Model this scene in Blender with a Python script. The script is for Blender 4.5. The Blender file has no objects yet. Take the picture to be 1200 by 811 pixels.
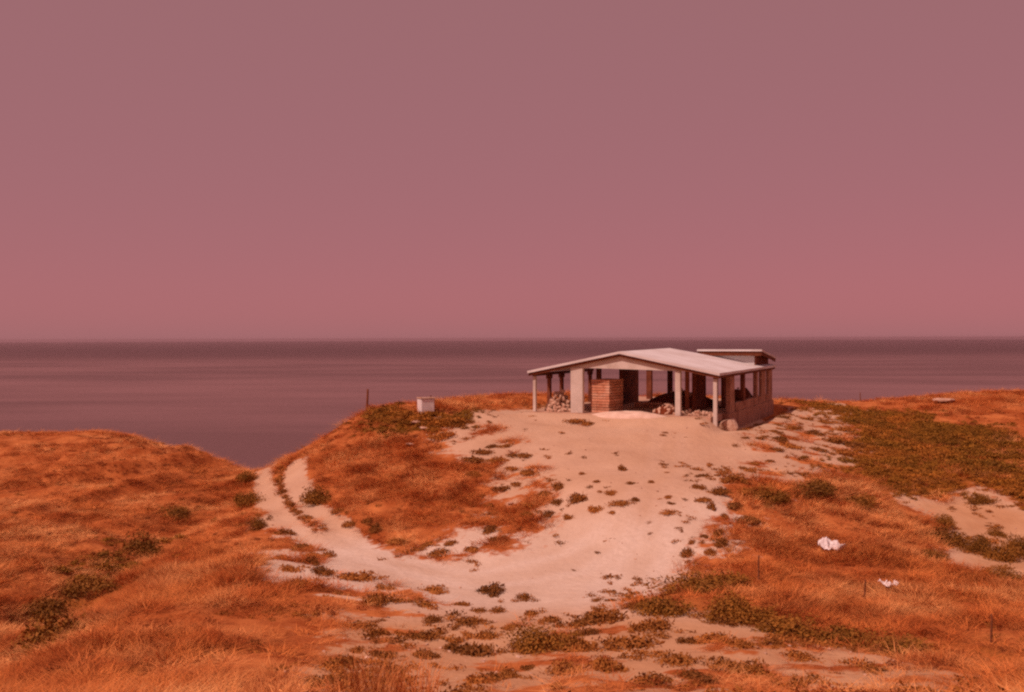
import bpy, bmesh, math, random
import numpy as np
from mathutils import Vector, Matrix, Euler

R = math.radians
rng = np.random.default_rng(7)
random.seed(7)
scene = bpy.context.scene
COL = scene.collection

# ------------------------------------------------------------------ camera
CZ = 10.0                       # eye height; the sea lies 60 m below
F = 1150.0                      # focal length in pixels of the 1200 px wide photograph
cam_d = bpy.data.cameras.new('camera')
cam_d.sensor_width = 36.0
cam_d.lens = 36.0 * F / 1200.0
cam_d.clip_start = 0.1
cam_d.clip_end = 80000.0
cam = bpy.data.objects.new('camera', cam_d)
COL.objects.link(cam)
cam.location = (0, 0, CZ)
cam.rotation_euler = (Matrix.Rotation(R(90 - 0.44), 3, 'X') @ Matrix.Rotation(R(-0.17), 3, 'Z')).to_euler()
scene.camera = cam

# ------------------------------------------------------------------ sky and sun (a warm, red-shifted old colour print)
SUN_EL, SUN_AZ = R(54), math.atan2(-0.78, -0.62)      # sun stands behind the camera to the left
world = bpy.data.worlds.new('World')
scene.world = world
world.use_nodes = True
wn, wl = world.node_tree.nodes, world.node_tree.links
wn.clear()
sky = wn.new('ShaderNodeTexSky'); sky.sky_type = 'NISHITA'; sky.sun_disc = False
sky.sun_elevation = SUN_EL
sky.sun_rotation = SUN_AZ
sky.air_density = 1.0; sky.dust_density = 1.0; sky.ozone_density = 1.0; sky.altitude = 60
bw = wn.new('ShaderNodeRGBToBW')
flat = wn.new('ShaderNodeMix'); flat.data_type = 'RGBA'; flat.blend_type = 'MIX'
flat.inputs[0].default_value = 0.72                    # thick even haze
flat.inputs[7].default_value = (2.72, 1.30, 1.34, 1)
tint = wn.new('ShaderNodeMix'); tint.data_type = 'RGBA'; tint.blend_type = 'MULTIPLY'
tint.inputs[0].default_value = 1.0
tint.inputs[7].default_value = (0.64, 0.05, 0.10, 1)
bg = wn.new('ShaderNodeBackground'); bg.inputs[1].default_value = 0.15
wo = wn.new('ShaderNodeOutputWorld')
wl.new(sky.outputs[0], tint.inputs[6]); wl.new(tint.outputs[2], flat.inputs[6])
wl.new(flat.outputs[2], bg.inputs[0]); wl.new(bg.outputs[0], wo.inputs[0])

sun_d = bpy.data.lights.new('sun', 'SUN')
sun_d.energy = 3.4
sun_d.angle = R(0.53)
sun_d.color = (1.0, 0.65, 0.56)
sun = bpy.data.objects.new('sun', sun_d)
COL.objects.link(sun)
to_sun = Vector((math.sin(SUN_AZ) * math.cos(SUN_EL), math.cos(SUN_AZ) * math.cos(SUN_EL), math.sin(SUN_EL)))
sun.rotation_euler = to_sun.to_track_quat('Z', 'Y').to_euler()
sun.location = (-30, -20, 60)

vs = scene.view_settings
vs.view_transform = 'Standard'; vs.look = 'None'; vs.exposure = 0.0; vs.gamma = 1.0; vs.use_curve_mapping = False
scene.render.engine = 'CYCLES'
scene.cycles.use_denoising = False
scene.cycles.max_bounces = 5
scene.cycles.transparent_max_bounces = 8
scene.cycles.filter_width = 2.3                        # the soft lens of an old snapshot camera
scene.render.film_transparent = False

# ------------------------------------------------------------------ materials
def mat(name, c1, c2=None, scale=4.0, rough=0.9, c3=None, scale3=0.4, bump=0.0, bscale=20.0, spec=0.2, coord='Object', rnd=0.0, detail=6.0, stretch=None):
    m = bpy.data.materials.new(name); m.use_nodes = True
    n, l = m.node_tree.nodes, m.node_tree.links
    p = n['Principled BSDF']
    p.inputs['Roughness'].default_value = rough
    p.inputs['Specular IOR Level'].default_value = spec
    tc = n.new('ShaderNodeTexCoord')
    vec = tc.outputs[coord] if coord != 'World' else n.new('ShaderNodeNewGeometry').outputs['Position']
    if stretch:
        mp = n.new('ShaderNodeMapping'); mp.inputs['Scale'].default_value = stretch
        l.new(vec, mp.inputs[0]); vec = mp.outputs[0]
    col = None
    if c2 is not None:
        nz = n.new('ShaderNodeTexNoise'); nz.inputs['Scale'].default_value = scale; nz.inputs['Detail'].default_value = detail
        l.new(vec, nz.inputs['Vector'])
        rp = n.new('ShaderNodeValToRGB')
        rp.color_ramp.elements[0].position = 0.36; rp.color_ramp.elements[0].color = (*c1, 1)
        rp.color_ramp.elements[1].position = 0.64; rp.color_ramp.elements[1].color = (*c2, 1)
        l.new(nz.outputs[0], rp.inputs[0]); col = rp.outputs[0]
        if c3 is not None:
            n3 = n.new('ShaderNodeTexNoise'); n3.inputs['Scale'].default_value = scale3; n3.inputs['Detail'].default_value = 4
            l.new(vec, n3.inputs['Vector'])
            r3 = n.new('ShaderNodeValToRGB'); r3.color_ramp.elements[0].position = 0.48; r3.color_ramp.elements[1].position = 0.66
            l.new(n3.outputs[0], r3.inputs[0])
            mx = n.new('ShaderNodeMix'); mx.data_type = 'RGBA'; mx.inputs[7].default_value = (*c3, 1)
            l.new(r3.outputs[0], mx.inputs[0]); l.new(col, mx.inputs[6]); col = mx.outputs[2]
    if rnd > 0:
        oi = n.new('ShaderNodeObjectInfo')
        hs = n.new('ShaderNodeHueSaturation')
        mr = n.new('ShaderNodeMapRange'); mr.inputs['To Min'].default_value = 1 - rnd; mr.inputs['To Max'].default_value = 1 + rnd
        l.new(oi.outputs['Random'], mr.inputs[0]); l.new(mr.outputs[0], hs.inputs['Value'])
        if col is None: hs.inputs['Color'].default_value = (*c1, 1)
        else: l.new(col, hs.inputs['Color'])
        col = hs.outputs[0]
    if col is None: p.inputs['Base Color'].default_value = (*c1, 1)
    else: l.new(col, p.inputs['Base Color'])
    if bump > 0:
        nb = n.new('ShaderNodeTexNoise'); nb.inputs['Scale'].default_value = bscale; nb.inputs['Detail'].default_value = 8
        l.new(vec, nb.inputs['Vector'])
        bp = n.new('ShaderNodeBump'); bp.inputs['Strength'].default_value = bump; bp.inputs['Distance'].default_value = 0.05
        l.new(nb.outputs[0], bp.inputs['Height']); l.new(bp.outputs[0], p.inputs['Normal'])
    return m

M = {
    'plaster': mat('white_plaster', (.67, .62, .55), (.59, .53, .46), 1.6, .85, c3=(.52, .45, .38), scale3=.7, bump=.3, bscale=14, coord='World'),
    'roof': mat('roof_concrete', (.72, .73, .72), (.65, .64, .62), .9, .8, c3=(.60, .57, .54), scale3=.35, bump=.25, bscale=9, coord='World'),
    'shaded_concrete': mat('shade_dark_concrete', (.25, .085, .042), (.17, .052, .024), 2.0, .9, c3=(.13, .038, .018), scale3=.8, bump=.4, bscale=16, coord='World'),  # concrete darkened in colour to carry the shade inside the house
    'floor': mat('dusty_screed', (.56, .36, .25), (.42, .25, .165), 1.2, .95, bump=.3, coord='World'),
    'limesand': mat('pale_sand', (.74, .58, .46), (.64, .47, .36), 2.0, .95, bump=.4, bscale=8, coord='World'),
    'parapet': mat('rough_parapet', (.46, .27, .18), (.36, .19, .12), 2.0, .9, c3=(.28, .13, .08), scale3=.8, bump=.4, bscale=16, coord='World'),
    'timber_and_shade': mat('timber_and_eave_shade', (.20, .062, .026), (.12, .036, .015), 3.0, .85, bump=.3, coord='World', stretch=(1, 1, 6)),  # brown of the beams and of the strips that imitate eave shadow
    'brick': mat('hollow_brick', (.60, .30, .18), (.48, .20, .11), 5.0, .9, c3=(.66, .40, .27), scale3=1.5, bump=.3, bscale=30, coord='World', rnd=.18),
    'stone': mat('pale_limestone', (.62, .44, .32), (.46, .28, .19), 5.0, .92, bump=.5, bscale=14, coord='World', rnd=.15),
    'soil': mat('dark_soil', (.20, .045, .014), (.12, .027, .009), 3.0, .95, bump=.6, bscale=9, coord='World'),
    'white_paint': mat('white_paint', (.86, .84, .82), (.76, .72, .69), 3.0, .55, bump=.1),
    'rust': mat('rusty_iron', (.22, .07, .03), (.12, .035, .015), 12.0, .85, bump=.3),
    'wood': mat('weathered_stake', (.26, .10, .045), (.15, .055, .025), 9.0, .9, bump=.3),
    'plastic': mat('white_plastic_sheet', (.85, .84, .84), (.74, .72, .71), 6.0, .5, bump=.2),
    'leaf': mat('weed_leaf', (.38, .148, .030), (.26, .102, .020), .8, .7, coord='World', rnd=.35),
    'bush_leaf': mat('shrub_leaf', (.30, .126, .018), (.20, .088, .012), .7, .7, coord='World', rnd=.2),
    'scrub': mat('scrub_leaf', (.29, .130, .014), (.21, .098, .011), .5, .75, c3=(.37, .142, .019), scale3=.25, coord='World', rnd=.3),
    'straw': mat('dry_straw', (.58, .205, .052), (.39, .098, .020), .55, .85, c3=(.70, .34, .120), scale3=.30, coord='World', rnd=.42),
    'straw_near': mat('tall_straw', (.70, .31, .11), (.56, .21, .062), .8, .85, coord='World', rnd=.25),
    'dead': mat('dead_scrub', (.30, .075, .018), (.18, .040, .010), .8, .85, coord='World', rnd=.35),
    'twig': mat('dry_twig', (.16, .07, .03), (.10, .045, .02), 5.0, .9),
}

# ------------------------------------------------------------------ ground shape
def vnoise(x, y, seed):
    xi, yi = np.floor(x).astype(np.int64), np.floor(y).astype(np.int64)
    fx, fy = x - xi, y - yi
    fx = fx * fx * (3 - 2 * fx); fy = fy * fy * (3 - 2 * fy)
    def h(a, b):
        v = (a * 374761393 + b * 668265263 + seed * 1442695041) & 0xffffffff
        v = ((v ^ (v >> 13)) * 1274126177) & 0xffffffff
        return ((v ^ (v >> 16)) & 0xffff) / 65535.0
    return (h(xi, yi) * (1 - fx) + h(xi + 1, yi) * fx) * (1 - fy) + (h(xi, yi + 1) * (1 - fx) + h(xi + 1, yi + 1) * fx) * fy

def fbm(x, y, seed, octv=4):
    v, a, s = 0.0, 0.5, 0.0
    for k in range(octv):
        v = v + a * vnoise(x * 2 ** k, y * 2 ** k, seed + k * 17); s += a; a *= 0.5
    return v / s - 0.5

def sight(px, py, d):                        # a surveyed point: bearing, dip and distance from the viewpoint
    return ((px - 600) / F * d, d, CZ - (py - 396.7) / F * d)

survey = [  # plateau and sand ramp
    (740, 493, 65), (640, 490, 68), (840, 502, 61.5), (700, 560, 49), (720, 600, 44), (650, 680, 38), (700, 520, 57), (800, 540, 54),
    (600, 811, 22), (600, 740, 30), (780, 640, 41), (760, 690, 36.5),
    # the track
    (335, 548, 62), (330, 600, 52), (400, 640, 45), (450, 652, 42.6), (500, 668, 40.5), (345, 575, 56), (560, 660, 41),
    # the grassy mound
    (560, 640, 43), (480, 632, 45), (420, 596, 50), (380, 572, 55), (358, 545, 60), (430, 480, 68), (392, 512, 64), (500, 472, 70), (560, 466, 76),
    (620, 465, 80), (500, 500, 62), (560, 500, 62), (600, 520, 58), (500, 560, 52.5), (450, 560, 55), (450, 520, 60), (560, 580, 50), (620, 570, 50),
    (620, 490, 66), (640, 620, 44), (470, 600, 49),
    # the hill on the left
    (0, 506, 85), (130, 506, 85), (70, 506, 85), (165, 514, 84), (230, 534, 79), (200, 527, 82), (270, 543, 74), (300, 548, 68), (0, 600, 55), (100, 580, 60), (0, 680, 40), (60, 720, 36),
    (170, 640, 46), (210, 600, 53), (0, 811, 21), (200, 811, 21), (200, 700, 33), (300, 660, 40), (300, 740, 28), (400, 740, 29), (0, 550, 68),
    (-300, 503, 88), (-300, 600, 57), (-300, 700, 38),
    # right of the house
    (905, 488, 72), (920, 505, 66), (880, 560, 50), (870, 620, 42), (850, 690, 34), (800, 740, 29), (1000, 811, 21), (1200, 811, 20), (920, 473, 88),
    (1000, 475, 95), (1100, 470, 100), (1200, 468, 100), (1000, 500, 74), (1100, 540, 62), (1080, 575, 54), (1190, 575, 53), (1150, 610, 50), (1150, 675, 40),
    (950, 580, 49), (950, 650, 41), (1000, 720, 33), (900, 720, 32), (1100, 720, 33), (1050, 640, 43), (900, 762, 26.5),
    (1500, 468, 100), (1500, 580, 55), (1500, 680, 38),
]
PTS = [sight(*s) for s in survey]
for (px, py, d) in [(0, 503, 85), (130, 503, 85), (200, 526, 82), (270, 541, 74), (335, 548, 62), (392, 512, 64), (430, 480, 68), (500, 472, 70), (560, 466, 76),
                    (620, 465, 80), (-300, 503, 88)]:
    x, y, z = sight(px, py, d)
    for dd, dz in ((14, -3.6), (38, -13)):
        PTS.append((x * (1 + dd / d), y + dd, z + dz))
for (px, py, d) in [(700, 468, 84), (800, 468, 88), (920, 473, 92), (1000, 475, 95), (1100, 470, 100), (1200, 468, 100), (1500, 468, 100)]:
    x, y, z = sight(px, py, d)
    if px in (700, 800): PTS.append((x, y, z))
    PTS.append((x * (1 + 24 / d), y + 24, z - 8))
PTS += [(0, 2, 8.35), (-12, 2, 8.0), (12, 2, 8.2), (0, 10, 5.9), (-10, 11, 5.6), (10, 11, 5.8), (0, -25, 11), (-30, -25, 10), (30, -25, 11), (-60, 10, 5), (60, 10, 6), (-70, -30, 9), (70, -30, 10)]
P = np.array(PTS)

def tps_fit(P, lam=0.6):
    n = len(P); S = 30.0
    X = P[:, :2] / S
    r2 = ((X[:, None] - X[None]) ** 2).sum(-1)
    K = np.where(r2 > 0, 0.5 * r2 * np.log(np.maximum(r2, 1e-12)), 0) + np.eye(n) * lam * 1e-3
    Q = np.c_[np.ones(n), X]
    A = np.block([[K, Q], [Q.T, np.zeros((3, 3))]])
    w = np.linalg.solve(A, np.r_[P[:, 2], 0, 0, 0])
    def f(x, y):
        sh = x.shape
        x, y = x.ravel() / S, y.ravel() / S
        out = w[n] + w[n + 1] * x + w[n + 2] * y
        for i in range(n):
            q = (x - X[i, 0]) ** 2 + (y - X[i, 1]) ** 2
            out += w[i] * 0.5 * q * np.log(np.maximum(q, 1e-12))
        return out.reshape(sh)
    return f
tps = tps_fit(P)

STEP = 0.36
gx = np.r_[np.array([-420, -300, -220, -160, -120, -95, -80, -72, -68]), np.arange(-65, 65.01, STEP), np.array([68, 72, 80, 95, 120, 160, 220, 300, 420])]
gy = np.r_[np.array([-70, -45, -30, -20, -12]), np.arange(-8, 116.01, STEP), np.array([118, 121, 126, 134, 146, 165, 190, 230])]
GX, GY = np.meshgrid(gx, gy)
cxl, cyl = np.clip(GX, -75, 75), np.clip(GY, -30, 122)
GZ = tps(cxl, cyl)
over = np.maximum(GY - 112, 0)
GZ = GZ - over * 0.75 - over ** 2 * 0.003
GZ = GZ + 0.30 * fbm(GX / 5.0, GY / 5.0, 3, 3) + 0.10 * fbm(GX / 0.9, GY / 0.9, 9, 3)

def interp(G, x, y):
    x, y = np.asarray(x, float), np.asarray(y, float)
    i = np.clip(np.searchsorted(gx, x) - 1, 0, len(gx) - 2); j = np.clip(np.searchsorted(gy, y) - 1, 0, len(gy) - 2)
    u = np.clip((x - gx[i]) / (gx[i + 1] - gx[i]), 0, 1); v = np.clip((y - gy[j]) / (gy[j + 1] - gy[j]), 0, 1)
    return (G[j, i] * (1 - u) + G[j, i + 1] * u) * (1 - v) + (G[j + 1, i] * (1 - u) + G[j + 1, i + 1] * u) * v

def gz(x, y): return interp(GZ, x, y)

left = np.clip((-GX - 8) / 8, 0, 1) * np.clip((GY - 18) / 10, 0, 1) * np.clip((84 - GY) / 14, 0, 1)
GZ = GZ + left * (.9 * fbm(GX / 9.0, GY / 6.0, 21, 3) + .35 * fbm(GX / 2.4, GY / 1.6, 23, 3))

def spot(px, py):                            # where a bearing from the viewpoint meets the ground
    rot = cam.rotation_euler.to_matrix()
    v = rot @ Vector(((px - 600) / F, (405.5 - py) / F, -1.0))
    t = np.arange(12, 125, 0.1)
    x, y, z = v.x * t, v.y * t, CZ + v.z * t
    below = z < gz(x, y)
    k = int(np.argmax(below)) if below.any() else -1
    if k < 0:                                # grazes past a crest: take the closest approach in front of it
        k = int(np.argmin(z - gz(x, y) + (t > 104) * 99))
    return float(x[k]), float(y[k])

def poly(pts): return np.array([spot(*p) for p in pts])

def poly_dist(pl, x, y, closed=True):        # distance to the outline, negative inside
    x, y = np.asarray(x, float), np.asarray(y, float)
    d = np.full(x.shape, 1e9); ins = np.zeros(x.shape, bool)
    n = len(pl)
    for i in range(n if closed else n - 1):
        (ax, ay), (bx, by) = pl[i], pl[(i + 1) % n]
        ex, ey = bx - ax, by - ay
        L = max(ex * ex + ey * ey, 1e-9)
        t = np.clip(((x - ax) * ex + (y - ay) * ey) / L, 0, 1)
        d = np.minimum(d, np.hypot(x - ax - t * ex, y - ay - t * ey))
        if closed:
            c = (ay > y) != (by > y)
            with np.errstate(divide='ignore', invalid='ignore'):
                ins ^= c & (x < ex * (y - ay) / (by - ay if by != ay else 1e-9) + ax)
    return np.where(ins, -d, d) if closed else d

# terraces cut into the hill on the left and the small banks beside the track
def ridge(pts, h, w):
    global GZ
    d = poly_dist(poly(pts), GX, GY, False)
    GZ = GZ + h * np.exp(-(d / w) ** 2)
ridge([(75, 548), (130, 541), (180, 533), (225, 528)], .55, .6)
ridge([(60, 566), (130, 556), (190, 546), (240, 540)], .75, .65)
ridge([(110, 530), (150, 523), (185, 518)], .4, .6)
ridge([(30, 605), (90, 590), (150, 575), (210, 560)], .5, .8)

ridge([(-80, 800), (0, 745), (62, 715), (110, 680), (170, 640), (215, 602), (280, 565)], -.75, 2.2)

SANDS = [poly(q) for q in (
    # yard, ramp and junction
    [(322, 602), (352, 618), (382, 626), (420, 633), (470, 650), (535, 655), (590, 645), (632, 625), (628, 600), (612, 575), (590, 550), (560, 528), (525, 515), (512, 500),
     (540, 487), (600, 482), (625, 476), (640, 470), (700, 473), (830, 478), (900, 482), (925, 477), (975, 486), (1005, 500), (1015, 528), (965, 545), (905, 556), (868, 585), (850, 620),
     (830, 660), (790, 690), (742, 708), (700, 715), (640, 728), (560, 722), (500, 700), (440, 690), (395, 688), (350, 690), (322, 675), (312, 640)],
    # foreground sand
    [(470, 700), (560, 715), (700, 712), (790, 715), (860, 735), (950, 752), (1060, 775), (1130, 806), (960, 800), (860, 775), (760, 770), (760, 800), (760, 1000), (600, 1000), (500, 1000),
     (380, 1000), (345, 800), (420, 770), (455, 745)],
    # eroded bank on the right
    [(1045, 580), (1100, 584), (1150, 570), (1198, 592), (1300, 600), (1300, 680), (1200, 686), (1150, 680), (1112, 655), (1105, 622)],
    [(890, 492), (985, 470), (1010, 485), (990, 520), (930, 535)],
)]
RUTS = [poly(q) for q in ([(313, 547), (309, 560), (312, 577), (322, 596), (340, 616), (370, 640)], [(345, 546), (346, 560), (352, 577), (366, 597), (392, 617), (430, 642)])]
VERGE = poly([(329, 549), (328, 562), (333, 580), (345, 598), (362, 615)])
GREENS = [poly(q) for q in (
    [(930, 472), (1000, 480), (1060, 484), (1110, 500), (1160, 498), (1185, 512), (1200, 560), (1260, 575), (1255, 600), (1196, 585), (1150, 563), (1100, 580), (1040, 573), (1000, 553), (1022, 530),
     (1030, 507), (990, 490)],
    [(800, 690), (850, 682), (900, 722), (1000, 736), (1090, 746), (1180, 752), (1180, 772), (1080, 772), (980, 766), (880, 748), (805, 722)],
    [(-40, 760), (60, 700), (150, 640), (205, 596), (222, 604), (170, 660), (90, 730), (10, 790)],
    [(442, 486), (500, 489), (548, 484), (535, 493), (495, 505), (458, 504)],
)]

PATCHY = [poly(q) for q in (
    [(505, 500), (560, 495), (610, 510), (640, 550), (650, 600), (620, 640), (560, 655), (480, 650), (520, 630), (575, 600), (565, 560), (520, 530)],
    [(300, 590), (330, 610), (420, 660), (480, 690), (520, 740), (480, 800), (400, 800), (360, 740), (400, 710), (330, 700), (290, 660)],
    [(600, 735), (760, 725), (900, 738), (1060, 775), (1150, 815), (1150, 1000), (760, 1000), (560, 1000), (560, 780)],
    [(880, 495), (990, 474), (1020, 505), (1015, 540), (940, 570), (880, 610), (850, 670), (800, 700), (820, 640), (830, 580), (870, 540)],
)]
def sand_mask(x, y):
    nz = 2.4 * fbm(x / 2.6, y / 2.0, 31, 4) + 1.2 * fbm(x / .7, y / .55, 77, 3)
    pd = np.minimum.reduce([poly_dist(s, x, y) for s in PATCHY])
    pw = 1 / (1 + np.exp(pd * 1.2))
    d = np.minimum.reduce([poly_dist(s, x, y) for s in SANDS])
    m = 1 / (1 + np.exp((d + nz) * 2.6))
    m = m * (1 - pw) + pw * np.clip(.60 + .25 * (m - .5) + 3.4 * fbm(x / 1.5, y / 1.1, 91, 4), 0, 1)
    for r in RUTS:
        m = np.maximum(m, 1 / (1 + np.exp((poly_dist(r, x, y, False) - .66 + .20 * nz) * 9)))
    return m
def green_mask(x, y):
    nz = 2.6 * fbm(x / 3.0, y / 3.0, 51, 4)
    out = np.zeros(np.shape(x))
    for i, g in enumerate(GREENS):
        m = 1 / (1 + np.exp((poly_dist(g, x, y) + nz) * 2.2))
        if i in (1, 2): m = m * np.clip((.42, .22)[i - 1] + 2.2 * fbm(x / 1.8, y / 1.5, 57, 4), 0, 1)
        out = np.maximum(out, m)
    return out

SM, GM = sand_mask(GX, GY), green_mask(GX, GY)
OC = np.maximum(np.clip((35 - GY + 6 * fbm(GX / 5, GY / 5, 81, 3) + 1.5) / 6, 0, 1), np.clip(.6 - poly_dist(SANDS[2], GX, GY) / 3, 0, 1))
OC = np.maximum(OC, .62 * np.clip((GY - 44 + 8 * fbm(GX / 6, GY / 6, 83, 3)) / 4, 0, 1))
WT = np.zeros(GX.shape)
for q in ([(392, 622), (470, 655), (560, 672), (660, 650), (730, 600), (765, 550), (770, 505)], [(370, 634), (450, 664), (560, 690), (680, 672), (765, 610), (800, 550), (800, 510)],
          [(640, 812), (660, 740), (700, 690), (735, 640), (742, 580)], [(720, 812), (730, 745), (755, 690), (785, 640), (780, 590)]):
    WT = np.maximum(WT, np.exp(-(poly_dist(poly(q), GX, GY, False) / .42) ** 2))
VG = np.exp(-(poly_dist(VERGE, GX, GY, False) / .45) ** 2)
GZ = GZ + (1 - SM) * (.55 * fbm(GX / 2.0, GY / 2.0, 141, 3) + .16 * fbm(GX / .8, GY / .8, 143, 2)) * np.clip((GY - 14) / 8, 0, 1) * np.clip((100 - GY) / 20, 0, 1)
for r in RUTS:
    GZ = GZ - 0.09 * np.exp(-(poly_dist(r, GX, GY, False) / .5) ** 2)

# ------------------------------------------------------------------ house frame
NX, NY = 12.9, 61.0
YAW = R(25)
SLAB, EAVE, RISE, W2, DEP = 5.05, 7.80, 1.34, 6.55, 20.6
def hw(s, t, z=0.0):                         # house coordinates: s along the front to the left, t to the back
    return Vector((NX - s * math.cos(YAW) + t * math.sin(YAW), NY + s * math.sin(YAW) + t * math.cos(YAW), z))
hs_ = (-(GX - NX) * math.cos(YAW) + (GY - NY) * math.sin(YAW)); ht_ = ((GX - NX) * math.sin(YAW) + (GY - NY) * math.cos(YAW))
inside = np.clip(np.minimum.reduce([(hs_ + 1.6) / 1.6, (14.6 - hs_) / 1.4, (ht_ + 2.6) / 2.6, (21.8 - ht_) / 1.6]), 0, 1)
inside = inside * inside * (3 - 2 * inside)
level = SLAB - .06 - .85 * np.clip((.9 - hs_) / 1.0, 0, 1) - .5 * np.clip((ht_ - .6) / 2, 0, 1)
GZ = GZ * (1 - inside) + np.minimum(level, GZ + 9) * inside

# ------------------------------------------------------------------ mesh helpers
def link(name, me, m=None, parent=None):
    o = bpy.data.objects.new(name, me); COL.objects.link(o)
    if m is not None and me is not None and not me.materials: me.materials.append(m)
    if parent is not None: o.parent = parent
    return o
def tag(o, label=None, cat=None, group=None, kind=None):
    if label: o['label'] = label
    if cat: o['category'] = cat
    if group: o['group'] = group
    if kind: o['kind'] = kind
    return o
def empty(name, loc, rz=0.0):
    o = bpy.data.objects.new(name, None); COL.objects.link(o)
    o.location = loc; o.rotation_euler = (0, 0, rz); o.empty_display_size = .3
    return o
def mesh_np(name, V, Fc, smooth=False):
    me = bpy.data.meshes.new(name); me.from_pydata([tuple(v) for v in V], [], [tuple(f) for f in Fc])
    if smooth: me.polygons.foreach_set('use_smooth', [True] * len(me.polygons))
    me.update(); return me
def tri_mesh(name, V, T):                    # fast path for all-triangle arrays
    me = bpy.data.meshes.new(name)
    V = np.asarray(V, np.float32); T = np.asarray(T, np.int32)
    me.vertices.add(len(V)); me.vertices.foreach_set('co', V.ravel())
    me.loops.add(T.size); me.loops.foreach_set('vertex_index', T.ravel())
    me.polygons.add(len(T)); me.polygons.foreach_set('loop_start', np.arange(0, T.size, 3, dtype=np.int32))
    me.update(calc_edges=True); me.validate(); return me
def box(bm, c, sz, rot=None):
    mtx = Matrix.Translation(c) @ (rot.to_4x4() if rot is not None else Matrix()) @ Matrix.Diagonal((*sz, 1))
    return bmesh.ops.create_cube(bm, size=1, matrix=mtx)['verts']
def bm_obj(name, bm, m, parent=None, bevel=0.0):
    if bevel > 0: bmesh.ops.bevel(bm, geom=bm.edges[:], offset=bevel, segments=1, affect='EDGES')
    bmesh.ops.recalc_face_normals(bm, faces=bm.faces[:])
    me = bpy.data.meshes.new(name); bm.to_mesh(me); bm.free()
    return link(name, me, m, parent)

# ------------------------------------------------------------------ ground, sea
ny, nx = GX.shape
V = np.c_[GX.ravel(), GY.ravel(), GZ.ravel()].astype(np.float32)
idx = np.arange(ny * nx).reshape(ny, nx)
Q = np.stack([idx[:-1, :-1], idx[:-1, 1:], idx[1:, 1:], idx[1:, :-1]], -1).reshape(-1, 4).astype(np.int32)
gme = bpy.data.meshes.new('ground')
gme.vertices.add(len(V)); gme.vertices.foreach_set('co', V.ravel())
gme.loops.add(Q.size); gme.loops.foreach_set('vertex_index', Q.ravel())
gme.polygons.add(len(Q)); gme.polygons.foreach_set('loop_start', np.arange(0, Q.size, 4, dtype=np.int32))
gme.polygons.foreach_set('use_smooth', np.ones(len(Q), bool))
gme.update(calc_edges=True)
for nm, A in (('sand', SM), ('green', GM), ('ochre', OC), ('wheel', WT)):
    at = gme.attributes.new(nm, 'FLOAT', 'POINT'); at.data.foreach_set('value', A.ravel().astype(np.float32))

def ground_material():
    m = bpy.data.materials.new('ground_earth'); m.use_nodes = True
    n, l = m.node_tree.nodes, m.node_tree.links
    p = n['Principled BSDF']; p.inputs['Roughness'].default_value = .95; p.inputs['Specular IOR Level'].default_value = .1
    pos = n.new('ShaderNodeNewGeometry').outputs['Position']
    def noise(sc, det=6):
        t = n.new('ShaderNodeTexNoise'); t.inputs['Scale'].default_value = sc; t.inputs['Detail'].default_value = det
        l.new(pos, t.inputs['Vector']); return t.outputs[0]
    def ramp(f, a, b, c1, c2):
        r = n.new('ShaderNodeValToRGB'); r.color_ramp.elements[0].position = a; r.color_ramp.elements[1].position = b
        r.color_ramp.elements[0].color = (*c1, 1); r.color_ramp.elements[1].color = (*c2, 1); l.new(f, r.inputs[0]); return r.outputs[0]
    def mix(f, a, b):
        x = n.new('ShaderNodeMix'); x.data_type = 'RGBA'; l.new(f, x.inputs[0]); l.new(a, x.inputs[6]); l.new(b, x.inputs[7]); return x.outputs[2]
    def attr(nm):
        a = n.new('ShaderNodeAttribute'); a.attribute_name = nm; return a.outputs['Fac']
    sand = ramp(noise(.33, 8), .35, .68, (.64, .53, .42), (.55, .42, .31))
    sand2 = mix(ramp(noise(3.5, 8), .52, .72, (0, 0, 0), (.55, .55, .55)), sand, ramp(noise(9, 3), .4, .6, (.50, .36, .25), (.60, .47, .36)))
    sand2 = mix(ramp(attr('wheel'), .1, .9, (0, 0, 0), (.6, .6, .6)), sand2, ramp(noise(5, 4), .4, .6, (.60, .50, .40), (.68, .58, .48)))
    och = ramp(noise(.5, 8), .35, .68, (.55, .34, .19), (.46, .26, .135))
    sand2 = mix(attr('ochre'), sand2, och)
    soil = ramp(noise(.6, 8), .36, .66, (.31, .080, .019), (.55, .200, .060))
    soil = mix(ramp(noise(4, 6), .5, .7, (0, 0, 0), (.7, .7, .7)), soil, ramp(noise(8, 4), .4, .6, (.28, .072, .020), (.48, .155, .048)))
    grn = ramp(noise(1.5, 6), .4, .6, (.22, .085, .014), (.30, .115, .02))
    c = mix(attr('green'), soil, grn)
    add = n.new('ShaderNodeMath'); add.operation = 'ADD'
    sc = n.new('ShaderNodeMapRange'); sc.inputs['From Min'].default_value = .3; sc.inputs['From Max'].default_value = .7
    sc.inputs['To Min'].default_value = -.25; sc.inputs['To Max'].default_value = .25
    l.new(noise(2.6, 8), sc.inputs[0]); l.new(attr('sand'), add.inputs[0]); l.new(sc.outputs[0], add.inputs[1])
    sm = n.new('ShaderNodeMapRange'); sm.inputs['From Min'].default_value = .32; sm.inputs['From Max'].default_value = .68; sm.interpolation_type = 'SMOOTHSTEP'
    l.new(add.outputs[0], sm.inputs[0])
    c = mix(sm.outputs[0], c, sand2)
    l.new(c, p.inputs['Base Color'])
    b = n.new('ShaderNodeBump'); b.inputs['Strength'].default_value = .6; b.inputs['Distance'].default_value = .12
    l.new(noise(2.8, 10), b.inputs['Height']); l.new(b.outputs[0], p.inputs['Normal'])
    return m
ground = link('ground', gme, ground_material()); tag(ground, kind='structure')

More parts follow.
